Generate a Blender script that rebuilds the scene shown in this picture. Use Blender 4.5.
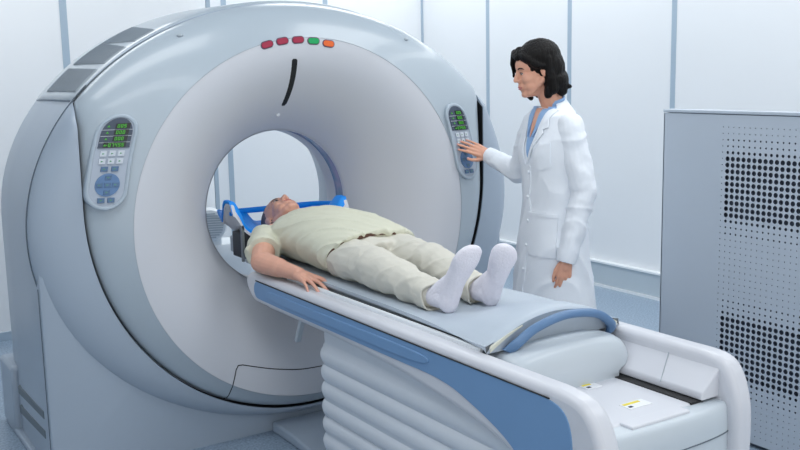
import bpy, bmesh, math, random
from mathutils import Vector, Matrix, noise
from mathutils.bvhtree import BVHTree
random.seed(4)
for o in list(bpy.data.objects): bpy.data.objects.remove(o)
sc = bpy.context.scene
COL = sc.collection
V = Vector
PI = math.pi

# ---------------------------------------------------------------- camera
cd = bpy.data.cameras.new('camera'); cam = bpy.data.objects.new('camera', cd); COL.objects.link(cam)
cd.sensor_width = 36.0; cd.lens = 43.2; cd.clip_start = 0.05
fw = 960.0
Yc = V((-630, 139, -fw)).normalized()
Zc = V((-125.1, 6063, fw)); Zc = (Zc - Zc.dot(Yc)*Yc).normalized()
Xc = Yc.cross(Zc)
rot = Matrix((Xc, Yc, Zc))            # rows: world axes written in camera axes
cam.matrix_world = Matrix.Translation((-1.976, -3.817, 1.62)) @ rot.to_4x4()
sc.camera = cam

# ---------------------------------------------------------------- light
w = bpy.data.worlds.new('world'); sc.world = w; w.use_nodes = True
bgn = w.node_tree.nodes['Background']; bgn.inputs[0].default_value = (1.0, 1.0, 0.975, 1); bgn.inputs[1].default_value = 0.95
def area(loc, sx, sy, power, rot=(0, 0, 0), col=(0.975, 0.99, 0.985)):
    l = bpy.data.lights.new('ceiling_lamp_and_wash', 'AREA'); l.shape = 'RECTANGLE'; l.size = sx; l.size_y = sy; l.energy = power; l.color = col
    o = bpy.data.objects.new('ceiling_lamp_and_wash', l); COL.objects.link(o); o.location = loc; o.rotation_euler = rot
    return o
for x in (-1.1, 1.3):
    for y in (-2.9, -0.9, 1.5):
        area((x, y, 2.93), 1.5, 0.7, 12)
area((-1.4, 2.1, 2.93), 3.6, 0.25, 1.5)  # added wall wash, brightens the nearer left wall
area((2.75, 0.2, 2.93), 0.3, 5.5, 21)  # added strip that washes the right wall brighter
area((1.9, 3.3, 2.93), 2.2, 0.25, 9)  # added strip to lift the back wall's brightness
sc.view_settings.view_transform = 'Standard'; sc.view_settings.look = 'None'
sc.view_settings.gamma = 1.0; sc.view_settings.use_curve_mapping = False
sc.view_settings.exposure = 0.47

# ---------------------------------------------------------------- materials
def lin(c):
    return tuple(((v/255)/12.92 if v/255 <= 0.04045 else ((v/255+0.055)/1.055)**2.4) for v in c)
MATS = {}
def mat(name, rgb, rough=0.5, metal=0.0, bump=0.0, bscale=40, vary=0.0, spec=0.5, emit=None, stretch=None, trans=0.0, alpha=1.0, sub=0.0, coat=0.0):
    if name in MATS: return MATS[name]
    m = bpy.data.materials.new(name); m.use_nodes = True; MATS[name] = m
    nt = m.node_tree; b = nt.nodes['Principled BSDF']
    c = lin(rgb) + (1,)
    b.inputs['Base Color'].default_value = c
    b.inputs['Roughness'].default_value = rough; b.inputs['Metallic'].default_value = metal
    b.inputs['Specular IOR Level'].default_value = spec
    b.inputs['Coat Weight'].default_value = coat
    if sub:
        b.inputs['Subsurface Weight'].default_value = sub; b.inputs['Subsurface Radius'].default_value = (0.012, 0.005, 0.003)
    if trans: b.inputs['Transmission Weight'].default_value = trans
    if alpha < 1: b.inputs['Alpha'].default_value = alpha
    if emit:
        b.inputs['Emission Color'].default_value = lin(emit[0]) + (1,); b.inputs['Emission Strength'].default_value = emit[1]
    tc = nt.nodes.new('ShaderNodeTexCoord'); mp = nt.nodes.new('ShaderNodeMapping')
    nt.links.new(tc.outputs['Object'], mp.inputs[0])
    if stretch: mp.inputs['Scale'].default_value = stretch
    nz = nt.nodes.new('ShaderNodeTexNoise'); nz.inputs['Scale'].default_value = bscale; nz.inputs['Detail'].default_value = 5
    nt.links.new(mp.outputs[0], nz.inputs['Vector'])
    if vary:
        mx = nt.nodes.new('ShaderNodeMix'); mx.data_type = 'RGBA'; mx.blend_type = 'MIX'
        mx.inputs[6].default_value = tuple(v*(1-vary) for v in c[:3]) + (1,)
        mx.inputs[7].default_value = tuple(min(1, v*(1+vary)) for v in c[:3]) + (1,)
        nt.links.new(nz.outputs[0], mx.inputs[0]); nt.links.new(mx.outputs[2], b.inputs['Base Color'])
    if bump:
        bp = nt.nodes.new('ShaderNodeBump'); bp.inputs['Strength'].default_value = bump; bp.inputs['Distance'].default_value = 0.01
        nt.links.new(nz.outputs[0], bp.inputs['Height']); nt.links.new(bp.outputs[0], b.inputs['Normal'])
    return m
WALL = mat('white_wall_panel', (238, 241, 244), 0.35, vary=0.015, bscale=2)
SEAM = mat('grey_blue_wall_seam', (168, 186, 202), 0.4, vary=0.02)
CEIL = mat('white_ceiling', (235, 239, 243), 0.8, vary=0.01, bscale=3)
BASE = mat('grey_skirting', (196, 208, 216), 0.35, vary=0.02, bscale=5)
LEDGE = mat('white_ledge', (238, 243, 247), 0.3, vary=0.01)
SHELL = mat('pale_grey_scanner_shell', (176, 188, 198), 0.28, vary=0.012, bscale=3, coat=0.2)
SHELL2 = mat('blue_grey_scanner_housing', (164, 177, 192), 0.34, vary=0.012, bscale=3)
FUNNEL = mat('warm_grey_scanner_funnel', (206, 209, 216), 0.42, vary=0.015, bscale=4)
WHITE = mat('white_moulded_plastic', (212, 214, 221), 0.33, vary=0.012, bscale=5)
OFFW = mat('cool_white_plastic', (196, 205, 213), 0.33, vary=0.012, bscale=5)
BLUE = mat('steel_blue_plastic', (116, 154, 196), 0.38, vary=0.03, bscale=6)
DBLUE = mat('slate_blue_plastic', (92, 126, 166), 0.4, vary=0.02)
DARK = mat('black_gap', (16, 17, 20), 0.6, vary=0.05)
VENT = mat('dark_grey_louvre', (168, 178, 186), 0.42, vary=0.1, bscale=25)
BELL = mat('pale_grey_bellows', (216, 222, 230), 0.55, vary=0.015, bump=0.05, bscale=60)
PAD = mat('grey_vinyl_pad', (184, 195, 207), 0.45, vary=0.02, bump=0.05, bscale=120)
PADE = mat('cream_foam_edge', (214, 214, 200), 0.7, vary=0.03)
BRIGHTBLUE = mat('bright_blue_foam', (0, 148, 250), 0.55, vary=0.04, bump=0.05, bscale=80)
CAB = mat('grey_painted_steel', (186, 196, 208), 0.5, vary=0.015, bscale=6)
HOLE = mat('dark_hole_lining', (58, 66, 82), 0.6, vary=0.05)
SKINF = mat('fair_skin_woman', (226, 168, 142), 0.5, vary=0.04, bscale=18, sub=0.08)
SKINM = mat('ruddy_skin_man', (222, 168, 146), 0.52, vary=0.09, bscale=26, bump=0.12, sub=0.08)
HAIR = mat('black_brown_hair', (9, 6, 6), 0.5, vary=0.4, spec=0.22, bump=0.7, bscale=22, stretch=(9, 9, 1.2))
GREYH = mat('short_grey_hair', (112, 104, 104), 0.8, vary=0.25, bump=0.5, bscale=220)
COAT = mat('white_lab_coat_cotton', (240, 245, 252), 0.75, vary=0.015, bump=0.25, bscale=16)
SEWN = mat('coat_seam_shadow_thread', (196, 204, 224), 0.8, vary=0.02)
BSHIRT = mat('light_blue_shirt', (150, 184, 226), 0.75, vary=0.03, bump=0.15, bscale=30)
NAVY = mat('navy_trousers', (48, 56, 78), 0.8, vary=0.05)
TEE = mat('sage_tshirt', (216, 216, 197), 0.8, vary=0.025, bump=0.55, bscale=15)
TROU = mat('stone_chino', (214, 211, 200), 0.8, vary=0.02, bump=0.35, bscale=22)
SOCK = mat('white_sock_knit', (232, 230, 240), 0.85, vary=0.03, bump=0.35, bscale=160)
LIPS = mat('lips_rose', (190, 96, 98), 0.4, vary=0.03)
LIPM = mat('lips_pale', (192, 118, 108), 0.5, vary=0.03)
EYEW = mat('eye_white', (225, 222, 220), 0.3, vary=0.01)
BLACK = mat('iris_dark', (30, 22, 20), 0.3, vary=0.01)
BROW = mat('eyebrow_dark', (52, 36, 34), 0.8, vary=0.05)
NAIL = mat('nail_pink', (226, 168, 160), 0.35, vary=0.02)
METAL = mat('brushed_steel', (176, 182, 188), 0.3, metal=0.9, vary=0.02)

# floor: blue-grey speckled vinyl
FLOOR = bpy.data.materials.new('speckled_blue_vinyl'); FLOOR.use_nodes = True
nt = FLOOR.node_tree; b = nt.nodes['Principled BSDF']; b.inputs['Roughness'].default_value = 0.3
tc = nt.nodes.new('ShaderNodeTexCoord'); n1 = nt.nodes.new('ShaderNodeTexNoise'); n1.inputs['Scale'].default_value = 90; n1.inputs['Detail'].default_value = 3
rp = nt.nodes.new('ShaderNodeValToRGB'); rp.color_ramp.elements[0].position = 0.35; rp.color_ramp.elements[1].position = 0.65
rp.color_ramp.elements[0].color = lin((120, 140, 162)) + (1,); rp.color_ramp.elements[1].color = lin((164, 182, 200)) + (1,)
nt.links.new(tc.outputs['Object'], n1.inputs['Vector']); nt.links.new(n1.outputs[0], rp.inputs[0]); nt.links.new(rp.outputs[0], b.inputs['Base Color'])

# violet-blue window band of the bore
BAND = bpy.data.materials.new('tinted_bore_window'); BAND.use_nodes = True
nt = BAND.node_tree; b = nt.nodes['Principled BSDF']; b.inputs['Roughness'].default_value = 0.12
tc = nt.nodes.new('ShaderNodeTexCoord'); n1 = nt.nodes.new('ShaderNodeTexNoise'); n1.inputs['Scale'].default_value = 9; n1.inputs['Detail'].default_value = 2
rp = nt.nodes.new('ShaderNodeValToRGB'); rp.color_ramp.elements[0].color = lin((122, 150, 184)) + (1,); rp.color_ramp.elements[1].color = lin((176, 166, 200)) + (1,)
rp.color_ramp.elements[0].position = 0.4; rp.color_ramp.elements[1].position = 0.6
nt.links.new(tc.outputs['Object'], n1.inputs['Vector']); nt.links.new(n1.outputs[0], rp.inputs[0]); nt.links.new(rp.outputs[0], b.inputs['Base Color'])

# ---------------------------------------------------------------- helpers
def tag(o, label=None, cat=None, group=None, kind=None):
    if label: o['label'] = label
    if cat: o['category'] = cat
    if group: o['group'] = group
    if kind: o['kind'] = kind
    return o
def empty(name, loc, label, cat, group=None):
    o = bpy.data.objects.new(name, None); COL.objects.link(o); o.location = loc; o.empty_display_size = 0.1
    return tag(o, label, cat, group)
PARENT_LOC = {}
def link(name, me, mats, parent=None, smooth=True, bevel=0, bseg=3, label=None):
    """mesh coordinates are world coordinates; children are shifted by their parent's base"""
    if not isinstance(mats, (list, tuple)): mats = [mats]
    for m in mats: me.materials.append(m)
    for p in me.polygons: p.use_smooth = smooth
    o = bpy.data.objects.new(name, me); COL.objects.link(o)
    if parent:
        off = V((0, 0, 0)); q = parent
        while q: off += q.location; q = q.parent
        me.transform(Matrix.Translation(-off)); o.parent = parent
    if bevel:
        bm_ = o.modifiers.new('bevel', 'BEVEL'); bm_.width = bevel; bm_.segments = bseg; bm_.limit_method = 'ANGLE'; bm_.angle_limit = 0.6
        bm_.harden_normals = False
    if smooth:
        try: me.set_sharp_from_angle(angle=math.radians(40))
        except Exception: pass
    if label: o['label'] = label
    return o
def mk(verts, faces, mi=None):
    me = bpy.data.meshes.new('m'); me.from_pydata([tuple(v) for v in verts], [], faces)
    if mi:
        for p, i in zip(me.polygons, mi): p.material_index = i
    bm = bmesh.new(); bm.from_mesh(me); bmesh.ops.recalc_face_normals(bm, faces=bm.faces); bm.to_mesh(me); bm.free()
    return me
class MB:
    def __init__(s): s.v = []; s.f = []; s.mi = []
    def add(s, vs, fs, m=0):
        n = len(s.v); s.v += [V(v) for v in vs]; s.f += [tuple(i+n for i in f) for f in fs]; s.mi += [m]*len(fs); return s
    def box(s, a, b, m=0, M=None):
        x0, y0, z0 = a; x1, y1, z1 = b
        vs = [V(p) for p in ((x0, y0, z0), (x1, y0, z0), (x1, y1, z0), (x0, y1, z0), (x0, y0, z1), (x1, y0, z1), (x1, y1, z1), (x0, y1, z1))]
        if M: vs = [M @ v for v in vs]
        return s.add(vs, [(0, 3, 2, 1), (4, 5, 6, 7), (0, 1, 5, 4), (1, 2, 6, 5), (2, 3, 7, 6), (3, 0, 4, 7)], m)
    def loft(s, rings, closed=True, cap=True, m=0):
        n = len(rings[0]); k = len(rings); vs = [p for r in rings for p in r]; fs = []
        for i in range(k-1):
            for j in range(n if closed else n-1):
                j2 = (j+1) % n
                fs.append((i*n+j, i*n+j2, (i+1)*n+j2, (i+1)*n+j))
        if cap and closed:
            fs.append(tuple(reversed(range(n)))); fs.append(tuple((k-1)*n+j for j in range(n)))
        return s.add(vs, fs, m)
    def tube(s, pts, r, n=12, m=0, flat=None):
        pts = [V(p) for p in pts]; rings = []
        rr = r if isinstance(r, (list, tuple)) else [r]*len(pts)
        up = None
        for i, p in enumerate(pts):
            t = (pts[min(i+1, len(pts)-1)] - pts[max(i-1, 0)]).normalized()
            if up is None:
                up = t.orthogonal().normalized()
            up = (up - up.dot(t)*t).normalized(); s2 = t.cross(up)
            rings.append([p + rr[i]*(math.cos(2*PI*j/n)*up + math.sin(2*PI*j/n)*s2) for j in range(n)])
        return s.loft(rings, m=m)
    def extrude(s, poly, a, b, fn, m=0):
        """poly: 2D outline; fn(u, v, w) -> point; from w=a to w=b"""
        n = len(poly)
        vs = [fn(u, v, a) for u, v in poly] + [fn(u, v, b) for u, v in poly]
        fs = [tuple(range(n)), tuple(reversed(range(n, 2*n)))] + [(j, (j+1) % n, n+(j+1) % n, n+j) for j in range(n)]
        return s.add(vs, fs, m)
    def cap(s, p0, r0, p1, r1, n=16, flat=None, m=0):
        """tapered capsule; flat=(axis, factor) squashes the section along an axis"""
        p0 = V(p0); p1 = V(p1); d = p1-p0; L = d.length
        t = d.normalized() if L > 1e-6 else V((0, 0, 1))
        up = t.orthogonal().normalized(); s2 = t.cross(up); rings = []
        for k in range(1, 6):
            a = PI/2*(k/6); rings.append((p0 - t*r0*math.cos(a), r0*math.sin(a)))
        rings.append((p0, r0)); rings.append((p1, r1))
        for k in range(5, 0, -1):
            a = PI/2*(k/6); rings.append((p1 + t*r1*math.cos(a), r1*math.sin(a)))
        out = []
        for c, r in rings:
            ring = []
            for j in range(n):
                o = r*(math.cos(2*PI*j/n)*up + math.sin(2*PI*j/n)*s2)
                if flat:
                    ax = V(flat[0]).normalized(); o = o + ax*o.dot(ax)*(flat[1]-1)
                ring.append(c+o)
            out.append(ring)
        return s.loft(out, m=m)
    def ell(s, c, r, M=None, n=24, k=14, m=0):
        c = V(c); out = []
        for i in range(1, k):
            a = PI*i/k; ring = []
            for j in range(n):
                v = V((r[0]*math.sin(a)*math.cos(2*PI*j/n), r[1]*math.sin(a)*math.sin(2*PI*j/n), r[2]*math.cos(a)))
                if M: v = M @ v
                ring.append(c+v)
            out.append(ring)
        return s.loft(out, m=m)
    def xform(s, M):
        s.v = [M @ v for v in s.v]; return s
    def merge(s, o, M=None):
        return s.add([M @ v for v in o.v] if M else o.v, o.f)
    def mesh(s): return mk(s.v, s.f, s.mi)
    def build(s, name, mats, parent=None, smooth=True, bevel=0, bseg=3, label=None):
        return link(name, s.mesh(), mats, parent, smooth, bevel, bseg, label)
def blob(mb, voxel=0.006, smooth=6, wr=None, sf=0.5):
    """weld overlapping volumes into one continuous skin"""
    me = mb.mesh(); o = bpy.data.objects.new('tmp', me); COL.objects.link(o)
    r = o.modifiers.new('r', 'REMESH'); r.mode = 'VOXEL'; r.voxel_size = voxel
    if smooth:
        s = o.modifiers.new('s', 'SMOOTH'); s.iterations = smooth; s.factor = sf
    dg = bpy.context.evaluated_depsgraph_get(); dg.update()
    out = bpy.data.meshes.new_from_object(o.evaluated_get(dg))
    bpy.data.objects.remove(o); bpy.data.meshes.remove(me)
    if wr:
        nrm = [v.normal.copy() for v in out.vertices]
        for v, n in zip(out.vertices, nrm): v.co = v.co + n*wr(v.co)
    out.materials.clear()
    return out
def folds(amp, sx, sy, sz, seed=0, sharp=True):
    def f(p):
        q = V((p.x*sx+seed, p.y*sy+seed*1.7, p.z*sz))
        q = q + 0.5*V((noise.noise(q*0.7), noise.noise(q*0.7+V((5, 2, 1))), 0))
        n = noise.noise(q)
        n2 = noise.noise(q*2.3+V((9, 4, 2)))
        v = (1-abs(n)*2.2) if sharp else n
        return amp*(0.75*v + 0.35*n2)
    return f
def creases(amp, ax, ay, az, fa, fb, seed=0):
    """long diagonal creases: ridges that run across direction (ax, ay, az)"""
    d = V((ax, ay, az)).normalized()
    def f(p):
        w_ = 0.025*noise.noise_vector(p*5+V((seed, 1, 2)))
        q = p + w_
        s_ = q.dot(d)*fa
        r_ = q - d*q.dot(d)
        n = noise.noise(V((s_+seed, r_.x*fb+r_.y*fb*0.6, r_.z*fb)))
        n2 = noise.noise(V((s_*2.1+seed*2, r_.x*fb*1.7+3, r_.z*fb*1.7+r_.y*fb)))
        return amp*((1-min(1, abs(n)*3.2))**1.5*1.1 - 0.25 + 0.7*n2)
    return f
def cr(pts, n=8, closed=False):
    """catmull-rom through tuples of any length"""
    out = []; k = len(pts)
    rng = range(k if closed else k-1)
    for i in rng:
        g = lambda j: pts[j % k] if closed else pts[max(0, min(k-1, j))]
        a, b_, c, d = g(i-1), g(i), g(i+1), g(i+2)
        for t in range(n):
            t = t/n
            out.append(tuple(0.5*((2*q)+(-p+r)*t+(2*p-5*q+4*r-s)*t*t+(-p+3*q-3*r+s)*t**3) for p, q, r, s in zip(a, b_, c, d)))
    if not closed: out.append(tuple(pts[-1]))
    return out
def patch(poly, fn, direction, bvh, off=0.003, thick=0.004, cuts=3):
    """a sheet cut to an outline and laid on a surface: fn(u,v)->start point, then dropped along direction"""
    bm = bmesh.new(); vs = [bm.verts.new((u, v, 0)) for u, v in poly]; bm.faces.new(vs)
    bmesh.ops.triangulate(bm, faces=bm.faces)
    for _ in range(cuts): bmesh.ops.subdivide_edges(bm, edges=bm.edges, cuts=1, use_grid_fill=True)
    bmesh.ops.triangulate(bm, faces=bm.faces)
    d = V(direction).normalized(); last = None
    res = []
    for v in bm.verts:
        s = V(fn(v.co.x, v.co.y)); h = bvh.ray_cast(s, d)
        res.append(h[0])
    good = [r for r in res if r]
    for v, r in zip(bm.verts, res):
        if r is None:
            s = V(fn(v.co.x, v.co.y)); r = min(good, key=lambda g: ((g-s)-(g-s).dot(d)*d).length); r = s + d*((r-s).dot(d))
        v.co = r - d*off
    geo = bmesh.ops.extrude_face_region(bm, geom=bm.faces[:])
    for e in geo['geom']:
        if isinstance(e, bmesh.types.BMVert): e.co = e.co + d*thick
    bmesh.ops.recalc_face_normals(bm, faces=bm.faces)
    me = bpy.data.meshes.new('p'); bm.to_mesh(me); bm.free(); return me
def bvh_of(me):
    bm = bmesh.new(); bm.from_mesh(me); t = BVHTree.FromBMesh(bm); bm.free(); return t
def struct(name, mb, m, bevel=0, smooth=False):
    o = mb.build(name, m, None, smooth, bevel); o['kind'] = 'structure'; return o

# ================================================================ the room
YB, XR, YL, XC = 3.68, 3.15, 2.5, 0.66
struct('floor', MB().box((-4.2, -6, -0.1), (XR+0.2, YB+0.2, 0)), FLOOR)
struct('ceiling', MB().box((-4.2, -6, 2.95), (XR+0.2, YB+0.2, 3.05)), CEIL)
struct('wall_right', MB().box((XR, -6, 0), (XR+0.15, YB+0.15, 2.95)), WALL)
struct('wall_back', MB().box((XC, YB, 0), (XR, YB+0.15, 2.95)), WALL)
struct('wall_left_side', MB().box((-4.2, -6, 0), (-4.05, YL, 2.95)), WALL)
# the nearer left wall ends in a rounded column
outl = [(-4.05, YL), (0.44, YL)]
outl += [(0.44+0.18*math.sin(a), YL+0.18-0.18*math.cos(a)) for a in [PI/2*k/12 for k in range(13)]]
outl += [(0.62, YB+0.15), (-4.05, YB+0.15)]
struct('wall_left', MB().extrude(outl, 0, 2.95, lambda u, v, w_: V((u, v, w_))), WALL)
struct('wall_reveal', MB().box((0.63, YL+0.16, 0), (XC, YB+0.15, 2.95)), SEAM)
k = 1
def trim(a, b_, m=SEAM):
    global k
    struct('trim_%d' % k, MB().box(a, b_), m); k += 1
for y in (0.685, 1.70, 2.70): trim((XR-0.004, y-0.02, 0.2), (XR+0.01, y+0.02, 2.95))
trim((XR-0.012, YB-0.02, 0.2), (XR+0.01, YB-0.0, 2.95))
for x in (2.133, 1.19): trim((x-0.022, YB-0.004, 0.2), (x+0.022, YB+0.01, 2.95))
for x in (-0.386, -1.40, -2.4): trim((x-0.022, YL-0.004, 0.06), (x+0.022, YL+0.01, 2.95))
mb = MB().box((XR-0.03, -6, 0.022), (XR, YB, 0.182)); struct('baseboard_right', mb, BASE)
trim((XR-0.045, -6, 0.182), (XR, YB, 0.196), LEDGE)
trim((XR-0.04, -6, 0.0), (XR, YB, 0.02), LEDGE)
struct('baseboard_back', MB().box((XC, YB-0.03, 0), (XR-0.05, YB, 0.19)), BASE)
struct('baseboard_left', MB().box((-4.05, YL-0.02, 0), (0.44, YL, 0.055)), SEAM)

# ================================================================ CT scanner
G = empty('ct_scanner', (0, 0.1, 0), 'large pale grey ring-shaped CT scanner with round open bore, standing on the floor', 'scanner')
NA = 144
ZC = 1.0
def pol(r, a, z0=ZC): return (r*math.cos(a), z0 + r*math.sin(a))
def rE(a, rx, rz, zc):            # distance from (0,ZC) along angle a to an ellipse centred (0,zc)
    c, s = math.cos(a), math.sin(a); dz = ZC - zc
    A = (c/rx)**2 + (s/rz)**2; B = 2*dz*s/rz**2; C_ = (dz/rz)**2 - 1
    return (-B + math.sqrt(B*B - 4*A*C_))/(2*A)
def rE2(a): return rE(a, 1.19 if math.cos(a) < 0 else 1.212, 0.94, 1.0)
def rB1(a):
    c, s = math.cos(a), math.sin(a)
    hw_ = 0.985 if c < 0 else 1.005
    r1 = rE(a, hw_, 0.99, 1.1)
    x, z = r1*c, ZC + r1*s
    if z > 1.1: r1 = hw_/abs(c) if abs(c) > 1e-4 else 9
    return min(r1, rE2(a))
def rC(a): return rE(a, 0.815, 0.80, 0.98)
def rL(a, r=0.367): return rE(a, r, r, 1.002)
AN = [2*PI*j/NA + PI/NA for j in range(NA)]
def ring(fr, y): return [V((fr(a)*math.cos(a), y(a) if callable(y) else y, ZC + fr(a)*math.sin(a))) for a in AN]
# funnel
rings = []
for i in range(25):
    t = i/24
    f_ = lambda a, t=t: rC(a) + (rL(a)-rC(a))*t
    rings.append(ring(f_, -0.05 + 0.36*t**2.2 + 0.0))
funnel = MB().loft(rings, cap=False).build('funnel', FUNNEL, G)
funnel_bvh = bvh_of(MB().loft(rings, cap=False).mesh())
# front shell: slopes back from the funnel edge, then rounds over at its rim
def ring_y(s_, a):
    top = max(0.0, math.sin(a)); sm = top*top*(3-2*top)
    return -0.051 + (0.062+0.01*sm)*s_ + (0.035+0.055*sm)*(1 - math.sqrt(max(0, 1-s_**(6-2.5*sm))))
rings = []
NS = 14
for i in range(NS+1):
    t = i/NS
    def fr(a, t=t): return rC(a) + 0.001 + (rB1(a)-0.006-rC(a))*math.sin(t*PI/2)**0.9
    def yy(a, t=t):
        return ring_y(math.sin(t*PI/2)**0.9, a)
    rings.append(ring(fr, yy))
rings.append(ring(lambda a: rB1(a)-0.006, lambda a: max(0.10, ring_y(1, a)+0.004)))
MB().loft(rings, cap=False).build('front_shell', SHELL, G)
# dark gap behind the shell edge
MB().loft([ring(lambda a: rB1(a)-0.03, 0.10), ring(lambda a: min(rB1(a)+0.02, rE2(a)-0.012), 0.10), ring(lambda a: min(rB1(a)+0.02, rE2(a)-0.012), 0.13)], cap=False).loft([ring(lambda a: min(rB1(a)+0.004, rE2(a)-0.004)-0.0008, 0.125), ring(lambda a: min(rB1(a)+0.004, rE2(a)-0.004)-0.0008, lambda a: 0.122-0.098*min(1.0, (rE2(a)-rB1(a))/0.04)**2)], cap=False).build('shadow_gap', DARK, G)
# side panels and lower lip: the crescent between gap and outer edge
rings = []
for i in range(13):
    t = i/12
    def fr(a, t=t):
        r0 = min(rB1(a)+0.004, rE2(a)-0.004); return r0 + (rE2(a)-r0)*math.sin(t*PI/2)
    def yy(a, t=t):
        k_ = min(1.0, (rE2(a)-rB1(a))/0.04)
        y0 = 0.118 - 0.10*k_*k_*(3-2*k_)
        return y0 + (0.122-y0)*(1-math.cos(t*PI/2))
    if i == 0: rings.append(ring(fr, 0.13))
    rings.append(ring(fr, yy))
rings.append(ring(lambda a: rE2(a), 0.135))
MB().loft(rings, cap=False).build('outer_lip', SHELL2, G)
# main housing: rounded tombstone
def rT(a, rx, rz):
    c, s = math.cos(a), math.sin(a)
    if s >= 0: return rE(a, rx, rz, 1.0)
    zb = 1.0
    r1 = (rx)/abs(c) if abs(c) > 1e-5 else 99
    # gentle narrowing at the floor
    r2 = zb/abs(s) if abs(s) > 1e-5 else 99
    return min(r1, r2)
AT = sorted(set(AN + [math.atan2(-1.0, 1.16) + 2*PI, PI + math.atan2(1.0, 1.16)]))
def tring(rx, rz, y): return [V((rT(a, rx, rz)*math.cos(a), y, ZC + rT(a, rx, rz)*math.sin(a))) for a in AT]
prof = [(1.150, 0.915, 0.075), (1.163, 0.93, 0.085), (1.168, 0.938, 0.11), (1.168, 0.942, 0.30), (1.165, 0.948, 0.6), (1.145, 0.95, 0.85), (1.12, 0.93, 0.93), (1.06, 0.88, 0.97)]
rings = [[V((rL(a, 0.42)*math.cos(a), 0.30, ZC+rL(a, 0.42)*math.sin(a))) for a in AT],
         [V((rL(a, 0.62)*math.cos(a), 0.09, ZC+rL(a, 0.62)*math.sin(a))) for a in AT],
         [V((min(rL(a, 0.86), rT(a, 1.12, 0.9)-0.02)*math.cos(a), 0.075, ZC+min(rL(a, 0.86), rT(a, 1.12, 0.9)-0.02)*math.sin(a))) for a in AT]]
rings = rings[1:]
rings += [tring(*p) for p in prof]
rings += [[V((rL(a, q)*math.cos(a), y, ZC+rL(a, q)*math.sin(a))) for a in AT] for q, y in ((0.75, 0.97), (0.62, 0.955), (0.47, 0.78), (0.39, 0.56), (0.366, 0.495))]
for r_ in rings:
    for v in r_: v.z = max(v.z, 0.0)
MB().loft(rings, cap=False).build('housing', SHELL2, G)
# bore lining
def cyl(r0, y0, r1, y1): return [ring(lambda a: rL(a, r0), y0), ring(lambda a: rL(a, r1), y1)]
MB().loft([ring(lambda a: rL(a, r), y) for r, y in ((0.367, 0.305), (0.363, 0.315), (0.366, 0.33), (0.368, 0.335))], cap=False).build('bore_lip', WHITE, G)
MB().loft([ring(lambda a: rL(a, r), y) for r, y in ((0.368, 0.335), (0.372, 0.337), (0.371, 0.405), (0.367, 0.407))], cap=False).build('bore_window', BAND, G)
MB().loft([ring(lambda a: rL(a, r), y) for r, y in ((0.367, 0.407), (0.365, 0.41), (0.362, 0.49), (0.365, 0.50))], cap=False).build('bore_lining', WHITE, G)
# seams on the housing side: vertical seam at the front corner and the step of the top cover
def on_housing(a, y, off=0.0):
    for (p, q) in zip(prof[:-1], prof[1:]):
        if p[2] <= y <= q[2]:
            t = (y-p[2])/(q[2]-p[2]); rx = p[0]+(q[0]-p[0])*t; rz = p[1]+(q[1]-p[1])*t; break
    r_ = rT(a, rx, rz) + off
    return V((r_*math.cos(a), y, ZC + r_*math.sin(a)))
a0 = math.atan2(0.535, -0.96)
AC = [a0 + (PI-2*(PI-a0))*0 - (a0-(PI-a0))*i/90 for i in range(91)]
ys = [0.125, 0.14, 0.3, 0.5, 0.7, 0.84]
def rout(a, y): return on_housing(a, y, 0.012 if 0.13 < y < 0.83 else 0.004)
# top cover
rings = [[rout(a, y) + V((0, 0, 0)) for a in AC] for y in ys]
mbx = MB().loft(rings, closed=False, cap=False)
o = mbx.build('top_cover', SHELL, G)
so = o.modifiers.new('solid', 'SOLIDIFY'); so.thickness = 0.012; so.offset = -1
# vents in the top cover
def ang(x, z): return math.atan2(z-ZC, x)
for (xa, za, xb, zb, xc, zc_, xd, zd) in ((-.946, 1.571, -.848, 1.657, -.843, 1.667, -.949, 1.573), (-.826, 1.683, -.728, 1.746, -.677, 1.765, -.822, 1.687), (-.691, 1.77, -.601, 1.815, -.535, 1.839, -.69, 1.776)):
    aN0, aN1, aF1, aF0 = ang(xa, za), ang(xb, zb), ang(xc, zc_), ang(xd, zd)
    mbv = MB()
    NU, NV = 12, 10
    grid = []
    for i in range(NV+1):
        t = i/NV; y = 0.17 + (0.66-0.17)*t
        r_ = [on_housing((aN0+(aF0-aN0)*t)*(1-u/NU)+(aN1+(aF1-aN1)*t)*(u/NU), y, 0.0145) for u in range(NU+1)]
        grid.append(r_)
    mbv.loft(grid, closed=False, cap=False)
    vo = mbv.build('air_vent', VENT, G, label='dark grey louvred air vent on the top cover')
    so = vo.modifiers.new('solid', 'SOLIDIFY'); so.thickness = 0.004; so.offset = -1
    ms = MB()
    for s_ in range(1, 22):
        t = s_/22; y = 0.17 + 0.49*t
        r0 = [on_housing((aN0+(aF0-aN0)*t)*(1-u/4)+(aN1+(aF1-aN1)*t)*(u/4), y, 0.0165) for u in range(5)]
        ms.tube(r0, 0.0018, n=6)
    ms.build('louvre', mat('louvre_line', (150, 160, 170), 0.5, vary=0.05), vo)
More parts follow.
